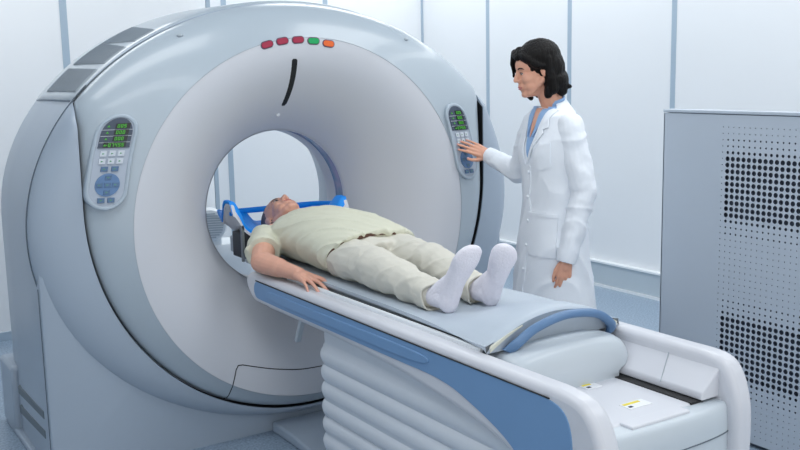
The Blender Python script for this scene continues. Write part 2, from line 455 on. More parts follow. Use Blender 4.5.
# front corner seam of the skirt, side vents, foot box
SEAMG = mat('soft_panel_seam', (96, 108, 120), 0.6, vary=0.03)
for a1, a2 in ((math.radians(147), math.radians(195.5)), (math.radians(33), math.radians(-15.5))):
    MB().tube([V(((rE2(a)+0.0008)*math.cos(a), 0.112, ZC+(rE2(a)+0.0008)*math.sin(a))) for a in [a1+(a2-a1)*i/40 for i in range(41)]], 0.003, n=6).build('side_seam', SEAMG, G)
MB().tube([V((-1.166, 0.10, z)) for z in (0.0, 0.3, 0.80)], 0.0028, n=6).build('side_seam', SEAMG, G)
for zn, zf in ((0.255, 0.232), (0.170, 0.140)):
    mv = MB()
    mv.add([(-1.171, 0.165, zn-0.016), (-1.171, 0.665, zf-0.018), (-1.171, 0.665, zf+0.022), (-1.171, 0.165, zn+0.022),
            (-1.15, 0.165, zn-0.016), (-1.15, 0.665, zf-0.018), (-1.15, 0.665, zf+0.022), (-1.15, 0.165, zn+0.022)],
           [(0, 1, 2, 3), (7, 6, 5, 4), (0, 4, 5, 1), (1, 5, 6, 2), (2, 6, 7, 3), (3, 7, 4, 0)])
    mv.build('side_vent', mat('side_vent_dark', (100, 112, 120), 0.5, vary=0.1), G, smooth=False, bevel=0.006)
MB().box((-1.185, 0.10, 0.0), (-1.10, 0.93, 0.03)).build('base_plinth', SHELL2, G, bevel=0.008)
MB().box((-1.185, 0.72, 0.0), (-1.05, 0.99, 0.325)).build('foot_box', SHELL2, G, bevel=0.02)
# access cover at the bottom of the ring
acc = [(-0.432, 0.185), (-0.430, 0.24), (-0.425, 0.30), (-0.405, 0.362), (-0.392, 0.378), (-0.37, 0.376)] + cr([(-0.33, 0.362), (-0.22, 0.328), (-0.10, 0.303), (0.0, 0.297), (0.10, 0.300), (0.22, 0.318), (0.36, 0.362)], 4) + [(0.385, 0.30), (0.39, 0.19)]
shell_src = []
# (a thin line around the cover)
def shell_y(x, z):
    d = V((x, 0, z-ZC)); a = math.atan2(d.z, d.x); r_ = d.length
    if r_ < rC(a):
        t = (rC(a)-r_)/(rC(a)-rL(a)); return -0.05 + 0.36*t**2.2
    s_ = min(1, (r_-rC(a))/(rB1(a)-0.006-rC(a)))
    return ring_y(s_, a)
pts = []
for (p, q) in zip(acc[:-1], acc[1:]):
    for i in range(10):
        x = p[0]+(q[0]-p[0])*i/10; z = p[1]+(q[1]-p[1])*i/10; pts.append(V((x, shell_y(x, z)-0.0005, z)))
MB().tube(pts, 0.0022, n=6).build('access_cover_seam', DARK, G)
# darker recess foot of the cover
# indicator lights
RED = mat('indicator_red', (150, 30, 62), 0.25, emit=((150, 30, 62), 0.12), vary=0.02); GRN = mat('indicator_green', (0, 150, 84), 0.25, emit=((0, 150, 84), 0.15), vary=0.02); ORG = mat('indicator_orange', (214, 96, 40), 0.25, emit=((214, 96, 40), 0.15), vary=0.02)
RIM = mat('indicator_rim', (92, 70, 92), 0.4, vary=0.02)
for (x, z, m) in ((-.196, 1.750, RED), (-.124, 1.7645, RED), (-.049, 1.770, RED), (.026, 1.7655, GRN), (.100, 1.754, ORG)):
    a = math.atan2(z-1.0, x) - PI/2
    def pill(w_, h_, n=10):
        out = []
        for sx in (1, -1):
            for i in range(n+1):
                t = -PI/2 + PI*i/n
                out.append((sx*(w_-h_) + sx*h_*math.cos(t), sx*h_*math.sin(t)))
        return out
    y0 = shell_y(x, z)
    R2 = Matrix.Rotation(-a, 4, 'Y')
    fn = lambda u, v, w_: V((x, y0+w_, z)) + R2 @ V((u, 0, v))
    b1 = MB().extrude(pill(0.0305, 0.0165), -0.002, 0.03, fn).build('indicator_light', RIM, G, smooth=False, bevel=0.002, label={RED: 'dark red indicator lamp', GRN: 'green indicator lamp', ORG: 'orange indicator lamp'}[m])
    MB().extrude(pill(0.0265, 0.0125), -0.0045, 0.0, fn).build('lamp_lens', m, b1, smooth=False, bevel=0.003)
# laser slit and little lens below it
sl = cr([(-0.062, 1.690), (-0.058, 1.63), (-0.054, 1.57), (-0.050, 1.485)], 6)
ms = MB(); n_ = len(sl); rr = []
for i, (x, z) in enumerate(sl):
    e = 0.55 if i in (0, n_-1) else 1.0
    y0 = shell_y(x, z)
    rr.append([V((x-0.0135*e, y0-0.0005, z)), V((x, y0-0.004, z)), V((x+0.0135*e, y0-0.0005, z)), V((x, y0+0.02, z))])
ms.loft(rr).build('laser_slit', DARK, G)
x, z = -0.050, 1.445
MB().ell((x, shell_y(x, z), z), (0.011, 0.006, 0.011)).build('laser_lens', WHITE, G)
for x, z in ((-.547, 1.79), (.552, 1.775)):
    MB().ell((x, shell_y(x, z)-0.0, z), (0.014, 0.012, 0.008)).build('cover_latch', VENT, G)

# control panels
GREEN = mat('display_green', (70, 160, 50), 0.4, emit=((70, 200, 40), 0.16), vary=0.01)
DISP = mat('display_dark', (66, 78, 96), 0.25, vary=0.03)
DISPB = mat('display_black', (30, 38, 40), 0.2, vary=0.03)
PANF = mat('panel_face', (176, 186, 200), 0.4, vary=0.02)
PRIM = mat('panel_rim', (174, 187, 199), 0.35, vary=0.01)
KEYW = mat('key_light', (206, 213, 222), 0.4, vary=0.01)
KEYB = mat('key_blue', (86, 116, 150), 0.4, vary=0.02)
DISC = mat('dial_blue', (96, 130, 172), 0.4, vary=0.02)
SEG = {'0': 'abcdef', '5': 'afgcd', '7': 'abc', '4': 'fgbc', '3': 'abgcd', '-': 'g'}
def digits(mb, text, u0, v0, h, P):
    wd = h*0.62; t = h*0.17
    for i, ch in enumerate(text):
        x0 = u0 + i*(wd+h*0.26)
        for s_ in SEG[ch]:
            r_ = {'a': (0, h-t, wd, h), 'd': (0, 0, wd, t), 'g': (0, h/2-t/2, wd, h/2+t/2), 'f': (0, h/2, t, h), 'b': (wd-t, h/2, wd, h), 'e': (0, 0, t, h/2), 'c': (wd-t, 0, wd, h/2)}[s_]
            pp = [(x0+r_[0], v0+r_[1]), (x0+r_[2], v0+r_[1]), (x0+r_[2], v0+r_[3]), (x0+r_[0], v0+r_[3])]
            mb.extrude(pp, -0.0005, 0.001, P)
def control_panel(side):
    cx, cz = (-0.882, 1.296) if side < 0 else (0.836, 1.284)
    k_ = -side*0.25                       # lean along the ring
    rc0 = math.hypot(cx, cz-1.0); yc0 = shell_y(cx, cz) - 0.013; sl_ = (shell_y(cx*1.04, 1+(cz-1)*1.04)-shell_y(cx*0.96, 1+(cz-1)*0.96))/(0.08*rc0)
    def P(u, v, w_):
        x = cx + k_*v + u - side*0.05*(v*v/0.17); z = cz+v
        return V((x, yc0 + sl_*((x-cx)*cx+(z-cz)*(cz-1.0))/rc0 + w_, z))
    H_, W_ = 0.176, 0.066
    def pillv(d):
        out = []; rr = W_-d
        for i in range(15):
            t = PI*i/14; out.append((rr*math.cos(t), (H_-W_) + rr*math.sin(t)))
        for i in range(8): out.append((-rr, (H_-W_) - 2*(H_-W_)*(i+1)/9))
        for i in range(15):
            t = PI + PI*i/14; out.append((rr*math.cos(t), -(H_-W_) + rr*math.sin(t)))
        for i in range(8): out.append((rr, -(H_-W_) + 2*(H_-W_)*(i+1)/9))
        return out
    rim = MB()
    A_, B_, C_, D_, E_ = [pillv(d) for d in (-0.012, -0.009, -0.002, 0.002, 0.004)]
    rim.loft([[P(u, v, w_) for u, v in q] for q, w_ in ((A_, 0.09), (A_, 0.0035), (B_, 0.0), (C_, -0.001), (D_, 0.001), (E_, 0.008))], cap=False)
    cp = rim.build('control_panel', PRIM, G, label='oval recessed control panel with green display')
    MB().extrude(pillv(0.003), 0.003, 0.05, P).build('panel_face', PANF, cp, smooth=False)
    # display
    d0 = [(u*0.92, v) for u, v in pillv(0.004) if v > 0.058]
    d0 = [(0.058, 0.056)] + d0 + [(-0.058, 0.056)] if d0[0][0] > 0 else [(-0.058, 0.056)] + d0 + [(0.058, 0.056)]
    d0 = sorted(d0, key=lambda q: -math.atan2(q[1]-0.1, q[0]))
    dp = MB().extrude(d0, -0.002, 0.006, P).build('display', DISP, cp, smooth=False)
    mr = MB(); md = MB()
    for i, tx in enumerate(('005', '000', '000', '-07455')):
        v0 = 0.134 - i*0.0245
        u0 = -0.004 if i < 3 else -0.034
        mr.extrude([(u0-0.006, v0-0.003), (0.042, v0-0.003), (0.042, v0+0.017), (u0-0.006, v0+0.017)], -0.0045, 0.0, P)
        digits(md, tx, u0, v0, 0.0135, lambda u, v, w_: P(u, v, w_-0.0062))
        md.extrude([(-0.040, v0+0.003), (-0.030, v0+0.003), (-0.035, v0+0.010)], -0.0065, -0.003, P)
    mr.build('readout', DISPB, dp, smooth=False); md.build('green_digits', GREEN, dp, smooth=False)
    ml = MB()
    for i in range(3):
        v0 = 0.1255 - i*0.0245; ml.extrude([(-0.056, v0), (0.056, v0), (0.056, v0+0.0015), (-0.056, v0+0.0015)], -0.0035, 0, P)
    ml.build('display_line', KEYW, dp, smooth=False)
    def key(u, v, w_, h, m):
        kb = MB().extrude([(u-w_, v-h), (u+w_, v-h), (u+w_, v+h), (u-w_, v+h)], -0.004, 0.006, P)
        kb.extrude([(u-w_*0.4, v-h*0.35), (u+w_*0.4, v), (u-w_*0.4, v+h*0.35)], -0.0046, -0.003, P, m=1)
        kb.build('key', [m, mat('key_mark', (90, 150, 110), 0.5, vary=0.02)], cp, smooth=False, bevel=0.0015)
    for r_ in range(2):
        for c in range(3): key(-0.032+c*0.032, 0.034-r_*0.030, 0.0118, 0.0105, KEYW)
    for c in (-1, 1): key(c*0.019, -0.026, 0.0125, 0.0095, KEYB)
    ds = [(0.045*math.cos(2*PI*i/32), -0.088+0.045*math.sin(2*PI*i/32)) for i in range(32)]
    MB().extrude(ds, -0.001, 0.005, P).build('dial_pad', DISC, cp, smooth=False)
    for u, v in ((0, 0), (0.029, 0), (-0.029, 0), (0, 0.029), (0, -0.029)): key(u, -0.088+v, 0.0115, 0.0085, KEYB)
    for c in (-1, 1): key(c*0.018, -0.148, 0.0125, 0.0095, KEYB)
    return cp
control_panel(-1); control_panel(1)

# ================================================================ patient table
T = empty('patient_table', (0, -1.2, 0), 'long white motorised patient table with blue side stripe, running into the scanner bore', 'patient table')
side_out = [(-0.045, 0.782), (-0.02, 0.755), (-0.03, 0.715), (-0.085, 0.670), (-0.16, 0.664), (-0.30, 0.663), (-0.75, 0.661), (-1.15, 0.648), (-1.40, 0.626), (-1.60, 0.603), (-1.757, 0.572),
            (-1.86, 0.53), (-1.93, 0.46), (-1.97, 0.36), (-2.0, 0.25), (-2.10, 0.24), (-2.15, 0.30), (-2.172, 0.45), (-2.178, 0.60), (-2.165, 0.68), (-2.13, 0.745), (-2.08, 0.78), (-2.0, 0.79), (-1.9, 0.79), (-1.7, 0.79), (-1.2, 0.79), (-0.6, 0.79), (-0.3, 0.79), (-0.16, 0.79), (-0.09, 0.79)]
def rr_out(pts, n=4): return cr(pts, n, closed=True)
for sgn in (-1, 1):
    xo, xi = (-0.33, -0.255) if sgn < 0 else (0.255, 0.33)
    so_ = rr_out([(y if y > -1.99 else -1.99+(y+1.99)*(1.0 if sgn < 0 else 0.72), z) for y, z in side_out])
    MB().extrude(so_, xo, xi, lambda u, v, w_: V((w_, u, v))).build('side_rail', WHITE, T, bevel=0.022, bseg=5)
    # blue inlay
    bl = [(-0.16, 0.760), (-0.125, 0.755), (-0.108, 0.722), (-0.125, 0.692), (-0.17, 0.686), (-0.25, 0.685), (-0.4, 0.684), (-0.7, 0.684), (-1.2, 0.683), (-1.40, 0.684), (-1.50, 0.678), (-1.58, 0.664), (-1.72, 0.622), (-1.82, 0.578), (-1.90, 0.51), (-1.95, 0.43),
          (-1.985, 0.38), (-2.03, 0.40), (-2.06, 0.5), (-2.068, 0.6), (-2.064, 0.68), (-2.045, 0.728), (-2.01, 0.752), (-1.95, 0.760), (-1.88, 0.760), (-1.7, 0.760), (-1.2, 0.760), (-0.6, 0.760), (-0.3, 0.760), (-0.2, 0.760)]
    bl = rr_out(bl, 3)
    xs = xo-0.003 if sgn < 0 else xi+0.003
    bi = MB().extrude(bl, xs, xs+0.01*(-sgn), lambda u, v, w_: V((w_, u, v))).build('blue_stripe', BLUE, T, smooth=False, bevel=0.0025, label='steel blue inlaid stripe')
    gr = cr([(-0.24, 0.722), (-0.30, 0.738), (-0.7, 0.738), (-1.3, 0.742), (-1.42, 0.728), (-1.30, 0.705), (-0.7, 0.702), (-0.3, 0.704)], 4, closed=True)
    MB().extrude(gr, xs+0.0045*sgn, xs-0.004*sgn, lambda u, v, w_: V((w_, u, v))).build('grip_ridge', BLUE, bi, smooth=True, bevel=0.004)
    MB().tube([(xs, y, 0.762) for y in (-0.13, -1.0, -1.98)], 0.0022, n=6).build('stripe_seam', DARK, T)
# body between the rails
MB().box((-0.26, -1.45, 0.62), (0.26, -0.06, 0.775)).build('table_frame', WHITE, T, bevel=0.02)
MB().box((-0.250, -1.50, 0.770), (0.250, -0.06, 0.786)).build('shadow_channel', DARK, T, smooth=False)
for s_ in (-1, 1):
    MB().box((s_*0.263-0.007, -1.60, 0.785), (s_*0.263+0.007, -0.30, 0.801)).build('guide_rail', LEDGE, T, bevel=0.003, label='thin white guide rail')
# pallet that carries the mat into the bore
pr = []
for y in (-1.58, -0.9, 0.0, 0.22):
    pr.append([V((x, y, 0.786 + 0.012*abs(x/0.22)**3)) for x in [(-0.22+0.44*i/10) for i in range(11)]] + [V((x, y, 0.772 - 0.02*(1-(x/0.22)**2))) for x in [(0.22-0.44*i/10) for i in range(11)]])
MB().loft(pr).build('pallet', OFFW, T)
# carriage block at the foot of the pallet
cb = cr([(-0.235, 0.66), (-0.237, 0.74), (-0.215, 0.782), (-0.12, 0.800), (0, 0.806), (0.12, 0.800), (0.20, 0.782), (0.228, 0.735), (0.195, 0.705), (0.188, 0.66)], 5)
rings = []
for y, s_, dz in ((-1.50, 0.9, 0), (-1.56, 1.0, 0), (-1.68, 1.0, 0), (-1.715, 0.985, -0.004), (-1.735, 0.95, -0.012), (-1.745, 0.88, -0.03)):
    rings.append([V((x*s_, y, max(0.652, 0.655+(z-0.655)*(s_**1.5)+dz*(z-0.655)/0.15))) for x, z in cb])
MB().loft(rings).build('carriage', OFFW, T)
# lower tray, slot, raised cover, end body
MB().box((-0.26, -2.045, 0.600), (0.165, -1.45, 0.664)).build('lower_tray', WHITE, T, bevel=0.01)
MB().box((0.150, -2.045, 0.615), (0.20, -1.45, 0.667)).build('travel_slot', DARK, T, smooth=False)
cv = [(0.184, 0.680), (0.186, 0.690), (0.27, 0.765), (0.29, 0.770), (0.29, 0.668), (0.184, 0.668)]
MB().extrude(cv, -2.055, -1.40, lambda u, v, w_: V((u, w_, v))).build('raised_cover', WHITE, T, smooth=False, bevel=0.004)
MB().tube([(0.183, -1.90, 0.686), (0.268, -1.86, 0.768)], 0.0015, n=6).build('cover_seam', VENT, T)
eo = []
for x, y in cr([(-0.30, -2.02), (-0.29, -2.085), (-0.15, -2.110), (0.05, -2.115), (0.20, -2.105), (0.275, -2.08), (0.30, -2.02)], 5): eo.append((x, y))
rings = []
for z, q in ((0.28, 0.0), (0.60, 0.0), (0.645, 0.004), (0.656, 0.012), (0.660, 0.024)):
    rings.append([V((x*(1-q), y+q*0.8, z)) for x, y in eo])
MB().loft(rings).build('end_cap', OFFW, T)
MB().tube([V((x, y-0.0008, 0.575+0.02*0)) for x, y in eo[5:-6]], 0.002, n=6).build('end_seam', SEAMG, T)
YEL = mat('yellow_sticker', (232, 214, 60), 0.5, vary=0.02)
for (x, y, dx) in ((0.03, -1.76, 0.03), (0.02, -1.955, 0.045)):
    st = MB().box((x-dx, y-0.022, 0.664), (x+dx, y+0.022, 0.6656)).build('warning_sticker', mat('sticker_white', (236, 238, 242), 0.4, vary=0.01), T, smooth=False, label='small white and yellow warning sticker')
    MB().box((x-dx+0.006, y+0.006, 0.6656), (x+dx-0.02, y+0.018, 0.6664)).build('yellow_band', YEL, st, smooth=False)
    MB().box((x-dx+0.008, y-0.014, 0.6656), (x-dx+0.022, y-0.004, 0.6664)).build('sticker_symbol', NAVY, st, smooth=False)
MB().box((-0.13, -2.085, 0.640), (0.10, -2.035, 0.668)).build('end_notch', WHITE, T, smooth=False, bevel=0.004)
# blue arched push handle
hp = cr([(-0.200, -1.645, 0.785), (-0.180, -1.665, 0.812), (-0.115, -1.675, 0.852), (0.0, -1.68, 0.876), (0.13, -1.675, 0.860), (0.205, -1.665, 0.817), (0.230, -1.645, 0.785)], 8)
rings = []
for i, p in enumerate(hp):
    p = V(p); a = V(hp[max(0, i-1)]); b_ = V(hp[min(len(hp)-1, i+1)]); t = (b_-a).normalized(); n = V((0, 1, 0)); up = n.cross(t).normalized()
    wd = 0.017; ht = 0.0135 + 0.012*(abs(i/(len(hp)-1)-0.5)*2)**5
    rings.append([p + up*ht*math.sin(q)*1.0 + n*wd*math.cos(q) for q in [2*PI*j/14 for j in range(14)]])
MB().loft(rings).build('push_handle', DBLUE, T, label='slate blue arched push handle')
# bellows
rings = []
zt = 0.655; zb_ = 0.05; per = 0.070; n_ = int((zt-zb_)/per)*8
for i in range(n_+1):
    z = zt - (zt-zb_)*i/n_
    ph = ((zt-z)/per) % 1.0
    am = 0.004 if (zt-z) < 0.06 else 0.017
    o_ = am*math.sqrt(max(0, 1-(2*ph-1)**2))
    hx, y0, y1, rc = 0.285+o_, -0.60+o_, -1.95-o_, 0.07
    ringp = []
    for (cx, cy, a0_) in ((hx-rc, y0-rc, 0), (-hx+rc, y0-rc, PI/2), (-hx+rc, y1+rc, PI), (hx-rc, y1+rc, 3*PI/2)):
        for j in range(7):
            t = a0_ + PI/2*j/6; ringp.append(V((cx+rc*math.cos(t), cy+rc*math.sin(t), z)))
    rings.append(ringp)
MB().loft(rings).build('bellows', BELL, T)
MB().box((-0.30, -2.0, 0.0), (0.30, -0.50, 0.05)).build('base_plate', SHELL2, T, bevel=0.015)
ft = [(0.06, 0.0), (0.06, 0.050), (-0.10, 0.050)] + cr([(-0.15, 0.049), (-0.25, 0.040), (-0.35, 0.034), (-0.55, 0.034)], 4) + [(-0.55, 0.0)]
MB().extrude(ft, -0.20, 0.20, lambda u, v, w_: V((w_, u, v))).build('floor_bracket', SHELL2, T, smooth=False, bevel=0.012)
MB().box((-0.012, -0.010, 0), (0.012, 0.010, 0.13), M=Matrix.Translation((-0.2, -0.24, 0.50)) @ Matrix.Rotation(0.45, 4, 'X')).build('release_lever', OFFW, T, bevel=0.004)

# mat
NX = 24
def matz(x, y):
    e = max(0.0, min(1.0, (-1.18-y)/0.42))      # the foot end arches up over the handle
    base = 0.808 + 0.020*abs(x/0.255)**3
    arch = 0.812 + 0.082*(1-(x/0.27)**2)
    s_ = e*e*(3-2*e)
    return base*(1-s_) + arch*s_
top = []; bot = []
ys_ = [0.05, -0.1, -0.4, -0.7, -1.0, -1.15, -1.25, -1.33, -1.41, -1.48, -1.54, -1.59, -1.615, -1.630, -1.638]
hw = lambda y: 0.235 + (0.04*max(0, min(1, (-0.9-y)/0.7)))
rings = []
for y in ys_:
    xs_ = [-hw(y)+2*hw(y)*i/NX for i in range(NX+1)]
    th = 0.020 + 0.014*max(0, min(1, (-1.2-y)/0.35))
    ed = 0.0 if y > -1.62 else (0.005 if y > -1.635 else 0.012)
    u_ = [V((x, y, matz(x, y) - ed - (0.006 if i in (0, NX) else 0))) for i, x in enumerate(xs_)]
    l_ = [V((x, y + (0.004 if y < -1.6 else 0), max(0.7885+0.012*abs(x/0.22)**3, matz(x, y)-th+ed*0.8))) for x in reversed(xs_)]
    rings.append(u_+l_)
pad = MB().loft(rings).build('table_mat', PAD, None, bevel=0.004, label='thin grey vinyl mat the patient lies on, its foot end arched over the handle'); pad['category'] = 'mat'
# cream foam corners at the foot end
for sg in (-1, 1):
    fe = []
    for i in range(9):
        x = sg*(0.262-0.125*i/8); q = 1-(i/8)*0.75
        zt_ = matz(x, -1.6)
        fe.append([V((x, -1.632, zt_-0.017+0.009*q)), V((x, -1.641, zt_-0.017+0.007*q)), V((x, -1.641, zt_-0.017-0.007*q)), V((x, -1.632, zt_-0.017-0.009*q))])
    MB().loft(fe).build('foam_edge', PADE, pad, label='cream foam edge showing at the foot end')

# ================================================================ head holder
H = empty('head_holder', (0, 0.25, 0.79), 'bright blue cradle-shaped head holder with raised side wings, under the patient\'s head', 'head holder')
sec = cr([(-0.300, 1.052), (-0.286, 1.050), (-0.262, 1.005), (-0.235, 0.945), (-0.18, 0.905), (-0.09, 0.882), (0, 0.876), (0.09, 0.882), (0.18, 0.905), (0.235, 0.945), (0.258, 0.99), (0.280, 1.022), (0.298, 1.025)], 6)
def cradle(y0, y1, off0, off1):
    rings = []
    for k_ in range(17):
        t = k_/16; y = y0+(y1-y0)*t
        q = max(0.0, min(1.0, (t-0.22)/0.3)); wf = 1 - 0.62*q*q*(3-2*q)
        q0 = max(0.0, 1-t/0.08); wf *= 1-0.25*q0*q0
        sx = 1 - 0.22*max(0, (t-0.3)/0.7)
        up_, dn = [], []
        for i, (x, z) in enumerate(sec):
            a = V(sec[max(0, i-1)]+(0,)); b_ = V(sec[min(len(sec)-1, i+1)]+(0,)); tt = (b_-a).normalized(); n = V((-tt.y, tt.x))
            ax_ = min(1.0, max(0.0, (abs(x)-0.05)/0.09)); zz = 0.876 + (z-0.876)*wf + (0.025+0.060*ax_*ax_*(3-2*ax_)*max(0.0, 1-max(0.0, abs(x)-0.15)/0.16))*t*t
            up_.append(V((x*sx+n.x*off1, y, zz+n.y*off1))); dn.append(V((x*sx+n.x*off0, y, zz+n.y*off0)))
        rings.append(up_+list(reversed(dn)))
    return MB().loft(rings)
cradle(0.165, 0.50, 0.0, 0.014).build('cushion', BRIGHTBLUE, H, bevel=0.003)
cradle(0.155, 0.495, -0.010, -0.001).build('cushion_shell', WHITE, H, bevel=0.002, label='white outer shell')
rp_ = cr([(-0.272, 0.24, 1.005), (-0.235, 0.40, 0.985), (-0.13, 0.475, 0.975), (0, 0.49, 0.972), (0.13, 0.475, 0.975), (0.235, 0.40, 0.985), (0.272, 0.24, 1.0)], 6)
rings = []
for i, p in enumerate(rp_):
    p = V(p); t = (V(rp_[min(len(rp_)-1, i+1)])-V(rp_[max(0, i-1)])).normalized(); n = t.cross(V((0, 0, 1))).normalized()
    rings.append([p + n*0.007*math.cos(2*PI*j/14) + V((0, 0, 1))*0.014*math.sin(2*PI*j/14) for j in range(14)])
MB().loft(rings).build('rear_rim', BRIGHTBLUE, H, label='blue rim bar around the crown')
MB().box((-0.252, 0.165, 0.80), (-0.215, 0.29, 0.915)).build('support_block', mat('dark_grey_block', (52, 56, 62), 0.4, vary=0.05), H, bevel=0.004, label='black side block')
MB().box((-0.262, 0.155, 0.79), (-0.250, 0.172, 0.955)).build('block_edge', METAL, H, smooth=False)
MB().box((-0.20, 0.17, 0.788), (0.20, 0.45, 0.868)).build('support_base', OFFW, H, bevel=0.01)

# ================================================================ machine behind the bore
Q = empty('round_vent_unit', (0.3, 1.75, 0), 'white floor unit with round slatted vent, seen through the scanner bore', 'machine')
rings = []
for z, s_ in ((0, 1), (0.40, 1), (0.52, 0.96), (0.575, 0.9), (0.60, 0.8)):
    rings.append([V((0.27+0.24*s_*math.copysign(abs(math.cos(t))**0.5, math.cos(t)), 1.78+0.16*s_*math.copysign(abs(math.sin(t))**0.5, math.sin(t)), z)) for t in [2*PI*j/32 for j in range(32)]])
MB().loft(rings).build('unit_body', LEDGE, Q)
Mq = Matrix.Translation((0.165, 1.62, 0.735)) @ Matrix.Rotation(-0.35, 4, 'Z')
disc = MB()
rings = []
for r_, y in ((0.086, 0.12), (0.096, 0.10), (0.100, 0.0), (0.094, -0.012), (0.084, -0.015)):
    rings.append([Mq @ V((r_*math.cos(t), y, r_*math.sin(t))) for t in [2*PI*j/40 for j in range(40)]])
vd = disc.loft(rings).build('vent_drum', LEDGE, Q)
ms = MB()
for i in range(-5, 6):
    z = i*0.0145; hw_ = math.sqrt(0.08**2 - z*z)
    ms.box((-hw_, -0.020, z-0.004), (hw_, -0.014, z+0.004), M=Mq)
ms.build('vent_slat', OFFW, vd, smooth=False)
MB().box((0.16, 1.66, 0.55), (0.26, 1.80, 0.70)).build('vent_neck', LEDGE, Q, bevel=0.02)

# ================================================================ perforated cabinet
K = empty('perforated_screen', (1.43, -1.6, 0), 'grey steel screen panel perforated with rows of round holes, right of the table', 'screen panel')
X0 = 1.40
pitch = 0.02675
yA, zTop = -1.132, 1.366
rowpat = [.0021]*2 + [.0040]*2 + [.0066] + [.0104]*10 + [.0066] + [.0040]*2 + [.0021]*8
ncol, nrow = 34, 50
holes = MB(); cells = MB()
def cell(y, z, r_):
    h = pitch/2; n = 12
    sq = []
    for j in range(n):
        t = 2*PI*(j+0.5)/n; c, s = math.cos(t), math.sin(t); m_ = max(abs(c), abs(s)); sq.append((y+h*c/m_, z+h*s/m_))
    ci = [(y+r_*math.cos(2*PI*(j+0.5)/n), z+r_*math.sin(2*PI*(j+0.5)/n)) for j in range(n)]
    vs = [V((X0, *p)) for p in sq] + [V((X0, *p)) for p in ci] + [V((X0+0.006, *p)) for p in ci]
    fs = []; mi = []
    nn = len(cells.v)
    for j in range(n):
        j2 = (j+1) % n
        fs.append((j, j2, n+j2, n+j)); mi.append(0)
        fs.append((n+j, n+j2, 2*n+j2, 2*n+j)); mi.append(1)
    cells.v += vs; cells.f += [tuple(i+nn for i in f) for f in fs]; cells.mi += mi
    # square corners
    for q in range(4):
        t = PI/4 + q*PI/2
        cy, cz = y+h*math.copysign(1, math.cos(t)), z+h*math.copysign(1, math.sin(t))
        near = sorted(range(n), key=lambda j: (sq[j][0]-cy)**2+(sq[j][1]-cz)**2)[:2]
        cells.add([V((X0, cy, cz)), V((X0, *sq[near[0]])), V((X0, *sq[near[1]]))], [(0, 1, 2)])
for c in range(ncol):
    for r_ in range(nrow):
        rad = rowpat[(r_) % 26]
        if c == 0: rad = 0.0022
        cell(yA - c*pitch, zTop - r_*pitch, rad)
yL, yR = yA+pitch/2, yA-(ncol-0.5)*pitch
zT, zB = zTop+pitch/2, zTop-(nrow-0.5)*pitch
y0c, y1c = -0.806, yR-0.25
for (ya, yb, za, zb) in ((y0c, yL, 0.02, 1.418), (yL, yR, zT, 1.418), (yL, yR, 0.02, zB), (yR, y1c, 0.02, 1.418)):
    cells.add([V((X0, ya, za)), V((X0, yb, za)), V((X0, yb, zb)), V((X0, ya, zb))], [(0, 1, 2, 3)])
fo = link('perforated_panel', mk(cells.v, cells.f, cells.mi), [CAB, HOLE], K, smooth=False)
MB().box((X0+0.022, y1c, 0.0), (X0+0.055, y0c, 1.418)).build('backing_panel', mat('cabinet_inner', (86, 96, 112), 0.6, vary=0.03), K, smooth=False)
MB().box((X0-0.004, y1c-0.005, 1.421), (X0+0.060, y0c+0.004, 1.435)).build('top_rail', CAB, K, bevel=0.003)
MB().box((X0, y0c-0.004, 0.0), (X0+0.056, y0c+0.002, 1.418)).build('side_plate', CAB, K, smooth=False)

# ================================================================ people
def frame(F, U):
    F = V(F).normalized(); U = V(U); U = (U-U.dot(F)*F).normalized(); L = U.cross(F)
    return F, L, U
def MF(origin, F, L, U):
    m = Matrix((F, L, U)).transposed().to_4x4(); m.translation = V(origin); return m
def head(mb, M, s=1.0, male=False):
    h = MB()
    h.ell((-.012, 0, .036), (.098, .076, .088))
    h.ell((.028, 0, -.028), (.066, .060, .085))
    h.ell((.045, 0, .030), (.050, .060, .050))
    jw = .042 if male else .034
    for sg in (1, -1):
        h.cap((.0, sg*.056, -.045), .018, (.06, sg*.024, -.092), .018)
        h.ell((.057, sg*.036, -.026), (.032, .026, .030))
        h.cap((.078, sg*.012, .018), .0095, (.070, sg*.042, .018), .010)
        h.ell((-.008, sg*.077, -.004), (.017, .0075, .031), M=Matrix.Rotation(sg*-.35, 3, 'Z'))
        h.ell((.098, sg*.0125, -.032), (.010, .0075, .008))
        h.ell((.074, sg*.031, -.001), (.014, .0155, .0105))
    h.cap((.075, -.010, -.099), .016, (.075, .010, -.099), .016)
    h.cap((.060, -.0, -.085), .03, (.02, 0, -.085), .035)
    h.cap((.087, 0, .014), .0085, (.108, 0, -.026), .0115)
    h.ell((.078, 0, -.060), (.023, .030, .026))
    for sg in (1, -1): h.ell((.052, sg*.030, -.060), (.032, .026, .030))
    h.cap((.0890, -.013, -.0575), .006, (.0890, .013, -.0575), .006)
    h.cap((.0880, -.012, -.0690), .0062, (.0880, .012, -.0690), .0062)
    h.xform(Matrix.Scale(s, 4)); h.xform(M)
    mb.merge(h)
